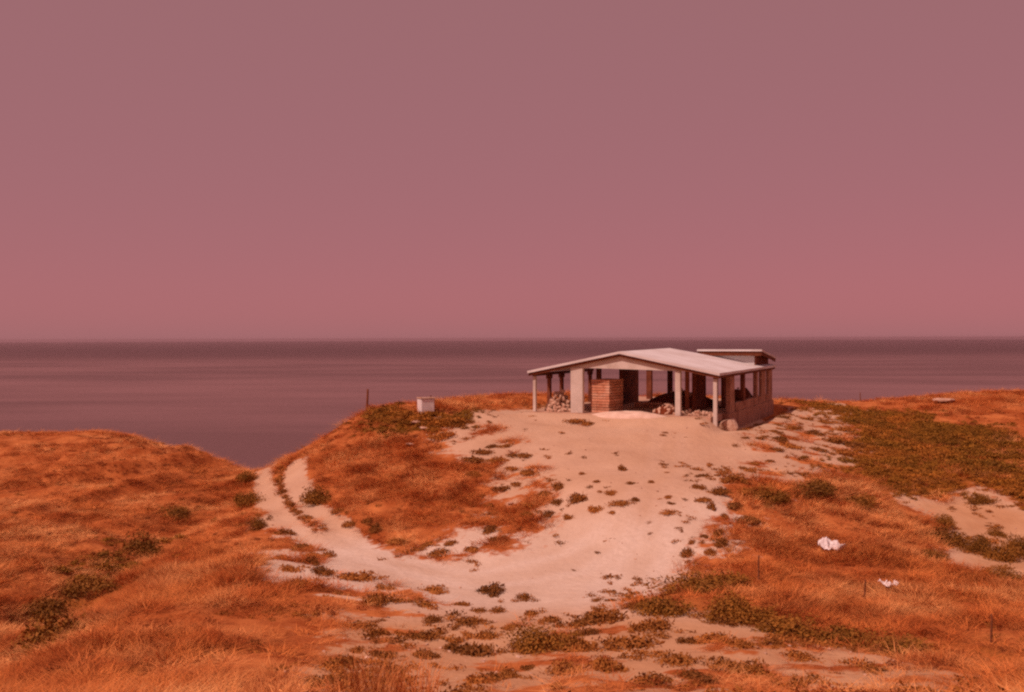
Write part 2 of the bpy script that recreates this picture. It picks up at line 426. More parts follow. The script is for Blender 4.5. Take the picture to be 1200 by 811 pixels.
def sea_material():
    m = bpy.data.materials.new('sea_water'); m.use_nodes = True
    n, l = m.node_tree.nodes, m.node_tree.links
    p = n['Principled BSDF']
    p.inputs['IOR'].default_value = 1.33
    p.inputs['Specular IOR Level'].default_value = .5
    pos = n.new('ShaderNodeNewGeometry').outputs['Position']
    def noise(scv, det):
        mp = n.new('ShaderNodeMapping'); mp.inputs['Scale'].default_value = scv; mp.inputs['Rotation'].default_value = (0, 0, .12); l.new(pos, mp.inputs[0])
        t = n.new('ShaderNodeTexNoise'); t.inputs['Scale'].default_value = 1; t.inputs['Detail'].default_value = det; l.new(mp.outputs[0], t.inputs['Vector']); return t.outputs[0]
    lanes = noise((.0021, .0062, 1), 6); lanes2 = noise((.00012, .0007, 1), 3)
    ad = n.new('ShaderNodeMath'); ad.operation = 'ADD'; l.new(lanes, ad.inputs[0]); l.new(lanes2, ad.inputs[1])
    r = n.new('ShaderNodeValToRGB'); r.color_ramp.elements[0].position = .44; r.color_ramp.elements[1].position = .57
    hf = n.new('ShaderNodeMath'); hf.operation = 'MULTIPLY'; hf.inputs[1].default_value = .5; l.new(ad.outputs[0], hf.inputs[0]); l.new(hf.outputs[0], r.inputs[0])
    r.color_ramp.elements[0].color = (.150, .080, .080, 1); r.color_ramp.elements[1].color = (.225, .122, .122, 1)
    sx = n.new('ShaderNodeSeparateXYZ'); l.new(pos, sx.inputs[0])
    far = n.new('ShaderNodeMapRange'); far.inputs['From Min'].default_value = 3600; far.inputs['From Max'].default_value = 6200; far.interpolation_type = 'SMOOTHSTEP'
    wv = n.new('ShaderNodeMath'); wv.operation = 'MULTIPLY_ADD'; wv.inputs[1].default_value = 3000; l.new(lanes2, wv.inputs[0]); l.new(sx.outputs[1], wv.inputs[2])
    l.new(wv.outputs[0], far.inputs[0])
    off = n.new('ShaderNodeMix'); off.data_type = 'RGBA'; off.inputs[7].default_value = (.085, .040, .040, 1)
    l.new(far.outputs[0], off.inputs[0]); l.new(r.outputs[0], off.inputs[6])
    l.new(off.outputs[2], p.inputs['Base Color'])
    mr = n.new('ShaderNodeMapRange'); mr.inputs['To Min'].default_value = .55; mr.inputs['To Max'].default_value = .42
    l.new(r.outputs[0], mr.inputs[0]); l.new(mr.outputs[0], p.inputs['Roughness'])
    b = n.new('ShaderNodeBump'); b.inputs['Strength'].default_value = 1.0; b.inputs['Distance'].default_value = 1.2
    l.new(noise((.10, .28, 1), 6), b.inputs['Height']); l.new(b.outputs[0], p.inputs['Normal'])
    return m
SEA = CZ - 60
rings = np.r_[0, 120, 260, 500, 1000, 2000, 4000, 8000, 16000, 28000]
SV, SF = [(0, 0, SEA)], []
NS = 128
for r in rings[1:]:
    for k in range(NS): SV.append((r * math.cos(2 * math.pi * k / NS), r * math.sin(2 * math.pi * k / NS), SEA))
for k in range(NS): SF.append((0, 1 + k, 1 + (k + 1) % NS))
for q in range(len(rings) - 2):
    a, b_ = 1 + q * NS, 1 + (q + 1) * NS
    for k in range(NS): SF.append((a + k, b_ + k, b_ + (k + 1) % NS, a + (k + 1) % NS))
sea = link('sea', mesh_np('sea', SV, SF), sea_material()); tag(sea, kind='structure')

# ------------------------------------------------------------------ the unfinished house
house = empty('unfinished_house', hw(6.5, 10, SLAB))
tag(house, 'unfinished open-sided white house with low gabled roof on the sandy knoll', 'house')
HB = house.matrix_basis.copy(); HB = Matrix.Translation(house.location); HINV = HB.inverted()
RZ = Matrix.Rotation(-YAW, 3, 'Z')           # x right along the front, y to the back
def hprism(name, corners, z0, z1, m, bevel=0.0, parent=house, label=None):
    """corners: (s,t) outline; z0 and z1 are numbers or lists, one per corner"""
    n = len(corners)
    zl = z0 if isinstance(z0, (list, tuple)) else [z0] * n
    zh = z1 if isinstance(z1, (list, tuple)) else [z1] * n
    V = [HINV @ hw(s, t, zl[i]) for i, (s, t) in enumerate(corners)] + [HINV @ hw(s, t, zh[i]) for i, (s, t) in enumerate(corners)]
    bm = bmesh.new(); vv = [bm.verts.new(v) for v in V]
    bm.faces.new(vv[:n]); bm.faces.new(vv[n:])
    for i in range(n): bm.faces.new((vv[i], vv[(i + 1) % n], vv[n + (i + 1) % n], vv[n + i]))
    o = bm_obj(name, bm, m, parent, bevel)
    if label: o['label'] = label
    return o
def rect(s0, s1, t0, t1): return [(s0, t0), (s1, t0), (s1, t1), (s0, t1)]
def roof_z(s): return EAVE + RISE * (1 - abs(s - W2) / W2)
TH = .16
# roof slabs
hprism('roof_slab', [(W2, 0), (2 * W2, 0), (2 * W2, 11.9), (W2, 11.9)], [roof_z(W2) - TH, EAVE - TH, EAVE - TH, roof_z(W2) + .1 - TH], [roof_z(W2), EAVE, EAVE, roof_z(W2) + .1], M['roof'])
cs = [(0, 0), (W2 - .003, 0), (W2 - .003, 11.9), (4.9, 14.3), (.55, 14.3), (.55, 19.8), (0, 19.8)]
zt = [roof_z(s) + (.1 if t == 11.9 else 0) for s, t in cs]
hprism('roof_slab', cs, [z - TH for z in zt], zt, M['roof'])
# raised rear wing with its own single-pitch roof
hprism('wing_wall', rect(.7, 4.8, 14.45, 14.63), [EAVE + .02] * 4, [8.93] * 4, M['roof'])
hprism('wing_wall', rect(.60, .698, 14.45, 19.6), [EAVE - .3] * 4, [8.93, 8.93, 8.35, 8.35], M['shaded_concrete'])
hprism('wing_roof_slab', rect(.05, 5.0, 14.0, 20.1), [8.98, 8.98, 8.30, 8.30], [9.12, 9.12, 8.44, 8.44], M['roof'])
# gable wall over the middle bay, tie beam in its lower edge
gs = [2.45, 9.85, W2]
V = []
bm = bmesh.new()
prof = [(2.3, roof_z(2.3) - TH - .22), (10.0, roof_z(10.0) - TH - .22), (10.0, roof_z(10.0) - TH - .005), (W2, roof_z(W2) - TH - .005), (2.3, roof_z(2.3) - TH - .005)]
fr = [bm.verts.new(HINV @ hw(s, .28, z)) for s, z in prof]; bk = [bm.verts.new(HINV @ hw(s, .48, z)) for s, z in prof]
bm.faces.new(fr); bm.faces.new(bk)
for i in range(5): bm.faces.new((fr[i], fr[(i + 1) % 5], bk[(i + 1) % 5], bk[i]))
bm_obj('gable_wall', bm, M['plaster'], house)
# dark strips added under the roof edges as the overhang's shadow band
def slope_shade_strip(sa, sb, t0, t1, drop):
    hprism('eave_shade_strip', rect(sa, sb, t0, t1), [roof_z(sa) - TH - drop, roof_z(sb) - TH - drop] * 1 + [roof_z(sb) - TH - drop, roof_z(sa) - TH - drop], [roof_z(sa) - TH - .004, roof_z(sb) - TH - .004, roof_z(sb) - TH - .004, roof_z(sa) - TH - .004], M['timber_and_shade'])
slope_shade_strip(.05, W2 - .002, .10, .16, .20)
slope_shade_strip(W2 + .002, 2 * W2 - .05, .10, .16, .20)
hprism('eave_shade_strip', rect(.10, .16, .2, 19.7), EAVE - TH - .16, EAVE - TH + .012, M['timber_and_shade'])
hprism('eave_shade_strip', rect(.1, 4.95, 14.1, 14.16), 8.64, 8.985, M['timber_and_shade'])
hprism('eave_shade_strip', rect(.1, .16, 14.165, 20.0), [8.72, 8.72, 8.06, 8.06], [8.97, 8.97, 8.30, 8.30], M['timber_and_shade'])
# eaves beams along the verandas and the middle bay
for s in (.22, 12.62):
    hprism('eaves_beam', rect(s, s + .25, .3, 19.5 if s < 1 else 11.7), EAVE - .36, EAVE - TH - .003, M['timber_and_shade'])
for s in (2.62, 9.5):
    hprism('eaves_beam', rect(s, s + .25, .5, 13.9 if s < 5 else 11.6), roof_z(s) - .46, roof_z(s) - TH - .06, M['timber_and_shade'])
hprism('cross_beam', rect(2.9, 9.45, 11.3, 11.55), 7.75, 8.0, M['timber_and_shade'])
# columns: (s, t, width along s, width along t, top)
def column(s, t, ws, wt, top, m, name='column', z0=SLAB - .02):
    return hprism(name, rect(s - ws / 2, s + ws / 2, t - wt / 2, t + wt / 2), z0, top, m, .012)
column(.36, .42, .24, .24, EAVE - .365, M['plaster'], z0=SLAB - 1.2)
column(2.74, .42, .34, .34, roof_z(2.6) - TH - .225, M['plaster'])
column(9.62, .42, .86, .34, roof_z(9.9) - TH - .23, M['plaster'], 'wall_pier')
column(12.72, .42, .20, .22, EAVE - .365, M['plaster'])
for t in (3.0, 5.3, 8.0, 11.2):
    column(12.74, t, .24, .26, EAVE - .365, M['shaded_concrete'])
    hprism('column_bracket', rect(12.66, 12.82, t - .42, t + .42), [EAVE - .62, EAVE - .62, EAVE - .62, EAVE - .62], EAVE - .362, M['shaded_concrete'])
hprism('wall_pier', rect(9.5, 9.75, 9.4, 13.4), SLAB - .02, 8.02, M['shaded_concrete'])
hprism('wall_pier', rect(2.62, 2.87, 4.3, 7.2), SLAB - .02, 7.87, M['shaded_concrete'])
column(9.62, 4.6, .3, .3, roof_z(9.6) - .47, M['shaded_concrete'])
column(9.6, 16.6, .42, .42, 7.45, M['shaded_concrete'])
hprism('column_capital', rect(9.0, 10.2, 16.3, 16.9), 7.453, 7.75, M['shaded_concrete'])
column(6.4, 11.4, .34, .34, 7.748, M['shaded_concrete'])
column(2.74, 2.6, .24, .24, roof_z(2.62) - .465, M['shaded_concrete'])
column(2.74, 10.6, .3, .3, roof_z(2.62) - .465, M['shaded_concrete'])
# right flank: piers, parapet, infill walls
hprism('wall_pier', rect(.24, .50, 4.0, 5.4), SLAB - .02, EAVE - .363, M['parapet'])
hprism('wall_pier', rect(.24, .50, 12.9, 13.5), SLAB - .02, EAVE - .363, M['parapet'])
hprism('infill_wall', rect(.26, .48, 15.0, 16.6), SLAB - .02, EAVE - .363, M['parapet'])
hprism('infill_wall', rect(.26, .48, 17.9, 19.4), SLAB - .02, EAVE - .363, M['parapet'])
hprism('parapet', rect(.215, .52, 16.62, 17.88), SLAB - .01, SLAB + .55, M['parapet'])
hprism('infill_wall', rect(1.6, 1.8, 8.2, 11.0), SLAB - .02, 7.9, M['shaded_concrete'])
column(.36, 8.6, .26, .5, EAVE - .363, M['shaded_concrete'])
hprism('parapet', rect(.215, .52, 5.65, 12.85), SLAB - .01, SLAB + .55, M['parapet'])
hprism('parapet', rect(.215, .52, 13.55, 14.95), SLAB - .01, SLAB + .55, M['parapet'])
# floor slab and the plinth under the right flank
hprism('floor_slab', rect(.60, 13.0, .12, 19.6), SLAB - .45, SLAB - .023, M['floor'])
hprism('plinth', rect(.16, .595, 3.4, 19.5), 2.6, SLAB - .023, M['parapet'])

# ------------------------------------------------------------------ building material lying in the house
def facing(o): o.rotation_euler = (0, 0, -YAW); return o
stack = facing(empty('brick_stack', hw(8.05, 1.9, SLAB - .02))); stack.rotation_euler.z -= R(9)
tag(stack, 'tall square stack of red bricks beside the broad white pier', 'bricks')
def brick_course(n, m_, lx, ly, h, seed):
    r = random.Random(seed); bm = bmesh.new()
    for i in range(n):
        for j in range(m_):
            if 0 < i < n - 1 and 0 < j < m_ - 1: continue
            box(bm, ((i + .5 - n / 2) * lx + r.uniform(-.012, .012), (j + .5 - m_ / 2) * ly + r.uniform(-.012, .012), h / 2), (lx * .985, ly * .985, h * .84),
                Matrix.Rotation(r.uniform(-.03, .03), 3, 'Z'))
    bmesh.ops.recalc_face_normals(bm, faces=bm.faces[:])
    me = bpy.data.meshes.new('brick_course'); bm.to_mesh(me); bm.free(); return me
courses = [brick_course(3, 6, .46, .33, .185, k) for k in range(4)]
for k in range(12):
    o = link('brick_course', courses[k % 4], M['brick'], stack); o.location = (random.uniform(-.03, .03), random.uniform(-.03, .03), k * .185); o.rotation_euler.z = random.choice((0, math.pi)) + random.uniform(-.01, .01)
low = facing(empty('brick_stack', hw(6.55, 7.2, SLAB - .02)))
tag(low, 'low wide row of bricks on the floor in the middle of the house', 'bricks')
lowc = [brick_course(8, 3, .30, .235, .185, k + 9) for k in range(2)]
for k in range(2):
    o = link('brick_course', lowc[k], M['brick'], low); o.location = (0, 0, k * .185)

def rock_mesh(seed, sub=2, flat=.75):
    r = random.Random(seed); bm = bmesh.new()
    bmesh.ops.create_icosphere(bm, subdivisions=sub, radius=.5)
    pl = [Vector((r.gauss(0, 1), r.gauss(0, 1), r.gauss(0, 1))).normalized() for _ in range(9)]
    for v in bm.verts:
        for q in pl:
            d = v.co.dot(q) - r.uniform(.30, .34)
            if d > 0: v.co -= q * d * .9
        v.co.z *= flat
    me = bpy.data.meshes.new('stone'); bm.to_mesh(me); bm.free(); return me
ROCKS = [rock_mesh(k, 2) for k in range(5)]
for me in ROCKS: me.materials.append(M['stone'])
def heap(name, loc, rx, ry, h, n, size, label, cat, seed, core=None, m=None):
    r = random.Random(seed); root = facing(empty(name, loc)); tag(root, label, cat)
    if core:
        bm = bmesh.new(); bmesh.ops.create_uvsphere(bm, u_segments=28, v_segments=14, radius=1)
        for v in bm.verts:
            k = 1 + .28 * (float(fbm(np.array(v.co.x * 2.1 + seed), np.array(v.co.y * 2.1), seed, 3))) * 2
            k *= .9 if n else 1
            v.co = Vector((v.co.x * rx * k, v.co.y * ry * k, max(v.co.z, -.1) * h * (.86 if n else 1) * (1 + .5 * float(fbm(np.array(v.co.x * 3 + seed), np.array(v.co.y * 3), seed + 5, 2)))))
        c = bm_obj('core', bm, M[core], root)
        c.data.polygons.foreach_set('use_smooth', [True] * len(c.data.polygons))
    for k in range(n):
        a, q = r.uniform(0, 6.28), math.sqrt(r.random())
        s = size * r.uniform(.6, 1.3)
        zz = max(0, h * (1 - q ** 1.6)) * (r.uniform(.9, 1.05) if core else r.uniform(0, 1) ** .6)
        o = link('stone', ROCKS[k % 5], None, root)
        o.location = (math.cos(a) * q * rx, math.sin(a) * q * ry, zz + (s * .1 if zz < .05 else 0)); o.scale = (s * r.uniform(.8, 1.3), s, s * r.uniform(.7, 1))
        o.rotation_euler = (r.uniform(0, 6), r.uniform(0, 6), r.uniform(0, 6))
    return root
heap('sand_heap', hw(6.0, .0, SLAB - .25), 2.6, 1.0, .46, 0, .2, 'pale heap of sand spilling from the open middle bay', 'sand', 15, core='limesand')
heap('stone_pile', hw(11.35, 1.5, SLAB - .02), .95, .75, 1.5, 150, .34, 'pile of pale building stones between the left post and the broad pier', 'stones', 3)
heap('stone_pile', hw(2.0, 1.2, SLAB - .02), 1.35, .6, .45, 55, .30, 'low heap of pale rubble between the two right front posts', 'stones', 5)
heap('rubble_heap', hw(3.9, 1.9, SLAB - .02), .95, .8, .62, 60, .30, 'reddish brown rubble heap just left of the right front column', 'rubble', 6, core='soil')
heap('earth_heap', hw(4.9, 9.6, SLAB - .02), 2.6, 1.5, 1.15, 26, .32, 'large dark heap of earth in the shaded back of the house', 'earth', 8, core='soil')
heap('earth_heap', hw(1.5, 13.2, SLAB - .02), 1.1, 1.6, 1.3, 10, .3, 'smaller dark earth heap behind the right corner post', 'earth', 12, core='soil')
b = hw(-.25, 1.7); bz = float(gz(b.x, b.y))
boulder = link('boulder', rock_mesh(41, 3, .95), M['stone']); boulder.location = (b.x, b.y, bz + .45); boulder.scale = (1.5, 1.3, 1.45); boulder.rotation_euler = (.2, .3, 1.1)
tag(boulder, 'big pale boulder leaning on the plinth right of the corner post', 'boulder')

# ------------------------------------------------------------------ drum, stakes, litter, loose rocks
def place(px, py): x, y = spot(px, py); return x, y, float(gz(x, y))
def lathe(name, prof, m, parent, seg=28, smooth=True):
    V, Fc = [], []
    for (r, z) in prof:
        for k in range(seg): V.append((r * math.cos(2 * math.pi * k / seg), r * math.sin(2 * math.pi * k / seg), z))
    for q in range(len(prof) - 1):
        for k in range(seg): Fc.append((q * seg + k, q * seg + (k + 1) % seg, (q + 1) * seg + (k + 1) % seg, (q + 1) * seg + k))
    Fc.append(tuple(range(seg - 1, -1, -1))); Fc.append(tuple((len(prof) - 1) * seg + k for k in range(seg)))
    me = mesh_np(name, V, Fc)
    return link(name, me, m, parent)
x, y, z = place(499, 484)
tank = empty('water_tank', (x, y, z - .06), R(24)); tag(tank, 'white boxy water tank standing on the grassy rim of the knoll', 'tank')
bm = bmesh.new(); box(bm, (0, 0, .50), (.92, .86, 1.0)); bm_obj('shell', bm, M['white_paint'], tank, .035)
bm = bmesh.new()
for dx, dy, sx, sy in ((0, -.44, .99, .07), (0, .44, .99, .07), (-.46, 0, .07, .80), (.46, 0, .07, .80)): box(bm, (dx, dy, 1.035), (sx, sy, .075))
bm_obj('rim', bm, M['stone'], tank, .01)
bm = bmesh.new(); box(bm, (.02, .01, 1.015), (.82, .76, .03)); bm_obj('lid', bm, M['white_paint'], tank, .008)
lathe('outlet_pipe', [(.035, 0), (.035, .14), (.05, .14), (.05, .18)], M['rust'], tank, 12).location = (.25, -.30, 1.03)

def stake(px, py, h, r, label, cat='stake', lean=(0, 0), m='wood', name='fence_stake'):
    x, y, z = place(px, py)
    V, Fc = [], []
    seg = 8; rr = random.Random(int(px))
    lev = [(-.3, 1), (0, 1.05), (h * .4, .95), (h * .8, .85), (h, .8), (h + .02, .45)]
    for zz, k in lev:
        ox, oy = rr.uniform(-.012, .012), rr.uniform(-.012, .012)
        for q in range(seg): V.append((ox + r * k * math.cos(q * 6.2832 / seg), oy + r * k * math.sin(q * 6.2832 / seg), zz))
    for a in range(len(lev) - 1):
        for q in range(seg): Fc.append((a * seg + q, a * seg + (q + 1) % seg, (a + 1) * seg + (q + 1) % seg, (a + 1) * seg + q))
    Fc.append(tuple((len(lev) - 1) * seg + q for q in range(seg)))
    o = link(name, mesh_np(name, V, Fc), M[m]); o.location = (x, y, z); o.rotation_euler = (lean[0], lean[1], 0)
    return tag(o, label, cat, 'old fence stakes')
stake(430, 481, 1.55, .085, 'tall brown stake on the left edge of the grassy mound', lean=(0, .04))
stake(1013, 705, .75, .035, 'thin dark stake beside the smaller scrap of white sheeting', lean=(0, .03))
stake(889, 682, .95, .035, 'thin stake in the dry grass at the foot of the right slope')
stake(1162, 757, .85, .035, 'thin stake near the sandy strip in the lower right', lean=(.05, -.03))
stake(1008, 469, .85, .05, 'small dark stake on the skyline right of the house')

def sheet(px, py, w, label, seed):
    r = random.Random(seed); n = 26
    x, y, z = place(px, py)
    V, Fc, keep = [], [], {}
    arms = [(r.uniform(0, 6.28), r.uniform(.3, 1.0), r.uniform(.2, .4)) for _ in range(5)]
    for j in range(n):
        for i in range(n):
            u, v = i / (n - 1) * 2 - 1, j / (n - 1) * 2 - 1
            a, q = math.atan2(v, u), max(abs(u), abs(v))
            rad = .34 + sum(.6 * l_ * math.exp(-((math.atan2(math.sin(a - b_), math.cos(a - b_))) / wd) ** 2) for b_, l_, wd in arms)
            cx_, cy_ = math.cos(a) * q * rad, math.sin(a) * q * rad
            f1 = 1 - abs(2 * float(fbm(np.array(cx_ * 3.1 + seed), np.array(cy_ * 3.1), seed, 2)))
            f2 = 1 - abs(2 * float(fbm(np.array(cx_ * 7.3), np.array(cy_ * 7.3 + seed), seed + 3, 2)))
            hgt = .60 * (f1 ** 3 - .25) * (1.1 - .6 * q) + .16 * (f2 - .5)
            keep[i, j] = len(V); V.append((cx_ * w, cy_ * w, hgt * w))
    for j in range(n - 1):
        for i in range(n - 1): Fc.append((keep[i, j], keep[i + 1, j], keep[i + 1, j + 1], keep[i, j + 1]))
    me = mesh_np('plastic_scrap', V, Fc)
    o = link('plastic_scrap', me, M['plastic']); o.location = (x, y, z + .22)
    so = o.modifiers.new('thick', 'SOLIDIFY'); so.thickness = .012
    return tag(o, label, 'litter')
sheet(968, 648, .95, 'larger crumpled white plastic sheet caught in the dry grass slope', 4)
sheet(1041, 692, .55, 'smaller crumpled white scrap lying below the larger sheet', 9)

def rock(px, py, s, label, sq=.6):
    x, y, z = place(px, py)
    o = link('rock', ROCKS[int(px) % 5]); o.location = (x, y, z + s * .12); o.scale = (s, s * .8, s * sq); o.rotation_euler = (0, 0, px)
    return tag(o, label, 'rock')
rock(1106, 472, 2.0, 'long pale rock breaking the skyline on the far right', .28)
rock(487, 497, .85, 'pale rock at the edge of the green patch below the tank', .4)
rock(496, 503, .7, 'pale rock just below another one under the tank', .4)
rock(480, 523, .7, 'pale stone half sunk in the dry face of the mound', .35)
rock(598, 591, .42, 'small pale stone among weeds at the right foot of the mound', .5)

# ------------------------------------------------------------------ plants
def blade_tuft(seed, n, spread, w, lean):
    r = np.random.default_rng(seed); V, T = [], []
    for k in range(n):
        a = r.uniform(0, 6.283); q = spread * math.sqrt(r.random()); bx, by = q * math.cos(a), q * math.sin(a)
        d = a + r.normal(0, .8); h = r.uniform(.55, 1.0); ln = lean * r.uniform(.3, 1.2)
        dx, dy = math.cos(d), math.sin(d); f = r.uniform(0, 6.283); wx, wy = w * math.cos(f), w * math.sin(f)
        i = len(V)
        V += [(bx - wx, by - wy, -.05), (bx + wx, by + wy, -.05),
              (bx + dx * ln * .35 - wx * .8, by + dy * ln * .35 - wy * .8, h * .6), (bx + dx * ln * .35 + wx * .8, by + dy * ln * .35 + wy * .8, h * .6),
              (bx + dx * ln, by + dy * ln, h)]
        T += [(i, i + 1, i + 3), (i, i + 3, i + 2), (i + 2, i + 3, i + 4)]
    return tri_mesh('tuft', V, T)

def leaf_cloud(seed, n, radii, leaf, shell=.45, flat_bottom=True, lumps=5):
    """leaf-sized diamonds spread through an uneven crown volume built of several lobes"""
    r = np.random.default_rng(seed); V, T = [], []
    lob = [(r.normal(0, .38, 3) * np.array(radii), r.uniform(.45, .8)) for _ in range(lumps)]
    for k in range(n):
        c, s = lob[r.integers(lumps)]
        d = r.normal(0, 1, 3); d /= np.linalg.norm(d)
        if flat_bottom: d[2] = abs(d[2])
        q = s * (r.random() ** shell) * r.uniform(.85, 1.15)
        p = c * np.array([1, 1, .4]) + d * q * np.array(radii)
        p[2] = max(p[2], -.02)
        u = r.normal(0, 1, 3); u /= np.linalg.norm(u); v = np.cross(u, d + r.normal(0, .5, 3)); v /= max(np.linalg.norm(v), 1e-6)
        L = leaf * r.uniform(.6, 1.4); i = len(V)
        V += [p - u * L, p + v * L * .45, p + u * L, p - v * L * .45]
        T += [(i, i + 1, i + 2), (i, i + 2, i + 3)]
    return V, T

def scatter(name, pts, scl, protos, m, seed, tilt=.18):
    """one object of uncountable plants: points that carry scale, turn and choice, instanced by geometry nodes"""
    r = np.random.default_rng(seed); n = len(pts)
    me = bpy.data.meshes.new(name); me.vertices.add(n); me.vertices.foreach_set('co', np.asarray(pts, np.float32).ravel())
    a = me.attributes.new('scl', 'FLOAT_VECTOR', 'POINT'); a.data.foreach_set('vector', np.asarray(scl, np.float32).ravel())
    rot = np.c_[r.normal(0, tilt, n), r.normal(0, tilt, n), r.uniform(0, 6.283, n)].astype(np.float32)
    a = me.attributes.new('rot', 'FLOAT_VECTOR', 'POINT'); a.data.foreach_set('vector', rot.ravel())
    a = me.attributes.new('pick', 'INT', 'POINT'); a.data.foreach_set('value', r.integers(0, len(protos), n).astype(np.int32))
    me.materials.append(m)
    ng = bpy.data.node_groups.new(name, 'GeometryNodeTree')
    ng.interface.new_socket('Geometry', in_out='INPUT', socket_type='NodeSocketGeometry'); ng.interface.new_socket('Geometry', in_out='OUTPUT', socket_type='NodeSocketGeometry')
    N, L = ng.nodes, ng.links
    gi, go = N.new('NodeGroupInput'), N.new('NodeGroupOutput')
    jn = N.new('GeometryNodeGeometryToInstance')
    for pm in protos:
        if not pm.materials: pm.materials.append(m)
        po = bpy.data.objects.new(name + '_sprig', pm)
        oi = N.new('GeometryNodeObjectInfo'); oi.inputs['Object'].default_value = po
        L.new(oi.outputs['Geometry'], jn.inputs[0])
    ip = N.new('GeometryNodeInstanceOnPoints'); ip.inputs['Pick Instance'].default_value = True
    mp = N.new('GeometryNodeMeshToPoints'); L.new(gi.outputs[0], mp.inputs[0]); L.new(mp.outputs[0], ip.inputs['Points']); L.new(jn.outputs[0], ip.inputs['Instance'])
    for nm, ty, sk in (('scl', 'FLOAT_VECTOR', 'Scale'), ('rot', 'FLOAT_VECTOR', 'Rotation'), ('pick', 'INT', 'Instance Index')):
        at = N.new('GeometryNodeInputNamedAttribute'); at.data_type = ty; at.inputs['Name'].default_value = nm
        src = at.outputs[0]
        if sk == 'Rotation':
            er = N.new('FunctionNodeEulerToRotation'); L.new(src, er.inputs[0]); src = er.outputs[0]
        L.new(src, ip.inputs[sk])
    L.new(ip.outputs[0], go.inputs[0])
    o = link(name, me); md = o.modifiers.new('scatter', 'NODES'); md.node_group = ng
    return o

def on_house(x, y, pad=.2):
    s = -(x - NX) * math.cos(YAW) + (y - NY) * math.sin(YAW); t = (x - NX) * math.sin(YAW) + (y - NY) * math.cos(YAW)
    return (s > -pad) & (s < 13.1 + pad) & (t > -pad) & (t < 20 + pad)

def candidates(n, y0, y1, seed):
    r = np.random.default_rng(seed)
    y = r.uniform(y0, y1, n); x = r.uniform(-1, 1, n) * np.minimum(.62 * y + 6, 64)
    return x, y, r

# dry grass over all the slopes
DRY = [blade_tuft(100 + k, 22, .26, .0072, .62) for k in range(6)]
pts, scl = [], []
for y0, y1, n in ((15, 30, 20000), (30, 45, 38000), (45, 65, 50000), (65, 112, 60000)):
    x, y, r = candidates(n, y0, y1, int(y0))
    s, g = sand_mask(x, y), green_mask(x, y)
    clump = .5 + 1.1 * fbm(x / 3.2, y / 2.6, 201, 3) + 1.3 * fbm(x / .9, y / .8, 207, 3)
    rough = 1 / (1 + np.exp(poly_dist(PATCHY[3], x, y) * 1.5))
    low = np.maximum(1 / (1 + np.exp(poly_dist(PATCHY[2], x, y) * 1.5)), 1 / (1 + np.exp(poly_dist(SANDS[1], x, y) * 1.5)))
    hill = np.clip((-x - 8 - .25 * (60 - y)) / 6, 0, 1) * np.clip((y - 40) / 8, 0, 1)      # grazed short on the left hill
    keep = (r.random(n) < np.clip(1 - 1.5 * s - .9 * g, 0, 1) * (1 - .7 * low) * (1 - .6 * rough) * np.clip(clump * 1.9 - .35, .03, 1)) & ~on_house(x, y)
    x, y, clump, hill, low = x[keep], y[keep], clump[keep], hill[keep], low[keep]
    h = (.06 + .36 * np.clip(clump, 0, 1.2) ** 2) * r.uniform(.6, 1.4, len(x)) * (1 - .5 * hill) * (1 - .6 * low) * (1 - .25 * np.clip((36 - y) / 10, 0, 1))
    pts.append(np.c_[x, y, gz(x, y)]); scl.append(np.c_[1.15 * np.ones(len(x)), 1.15 * np.ones(len(x)), h])
grass = scatter('dry_grass', np.concatenate(pts), np.concatenate(scl), DRY, M['straw'], 5)
tag(grass, 'rust-coloured dry grass covering the slopes round the sandy track', 'grass', kind='stuff')

# dead brown scrub standing among the straw
DEAD = []
for k in range(4):
    v_, t_ = leaf_cloud(350 + k, 120, (.42, .42, .30), .036, .5, True, 4); DEAD.append(tri_mesh('dead_sprig', v_, t_))
x, y, r = candidates(26000, 16, 104, 79)
s, g = sand_mask(x, y), green_mask(x, y)
dens = np.clip((fbm(x / 2.4, y / 2.0, 331, 4) - .04) * 5, 0, .75)
for q in ([(75, 550), (130, 543), (180, 535), (225, 530)], [(60, 568), (130, 558), (190, 548), (240, 542)], [(110, 532), (150, 525), (185, 520)], [(100, 515), (150, 513)]):
    dens = np.maximum(dens, .95 * (poly_dist(poly(q), x, y, False) < .75))
dens = np.maximum(dens, .55 * (poly_dist(poly([(-60, 590), (60, 592), (130, 610), (110, 650), (0, 690), (-60, 690)]), x, y) < 0) * (fbm(x / 1.4, y / 1.2, 337, 3) > -.04))
keep = (r.random(len(x)) < dens * np.clip(1 - 1.6 * s, 0, 1)) & ~on_house(x, y)
x, y = x[keep], y[keep]; s = r.uniform(.35, 1.0, len(x))
dead = scatter('dead_scrub', np.c_[x, y, gz(x, y)], np.c_[s, s, s * r.uniform(.6, 1.1, len(x))], DEAD, M['dead'], 16)
tag(dead, 'dark rust-brown dead scrub dotted through the dry grass', 'scrub', kind='stuff')

# low green scrub carpets
SCR = []
for k in range(4):
    v_, t_ = leaf_cloud(300 + k, 190, (.50, .50, .28), .058, .5, True, 4); SCR.append(tri_mesh('scrub_sprig', v_, t_))
x, y, r = candidates(90000, 40, 104, 77)
g = green_mask(x, y); keep = (r.random(len(x)) < g * .95) & ~on_house(x, y)
x, y = x[keep], y[keep]; hum = np.clip(.5 + 2.0 * fbm(x / 1.6, y / 1.6, 351, 3), .15, 1.3); s = r.uniform(.5, 1.2, len(x)) * (.55 + .75 * hum)
scrub = scatter('green_scrub', np.c_[x, y, gz(x, y)], np.c_[s, s, s * r.uniform(.6, 1.1, len(x))], SCR, M['scrub'], 6)
tag(scrub, 'low olive green scrub carpeting the rise right of the house and the mound rim', 'scrub', kind='stuff')

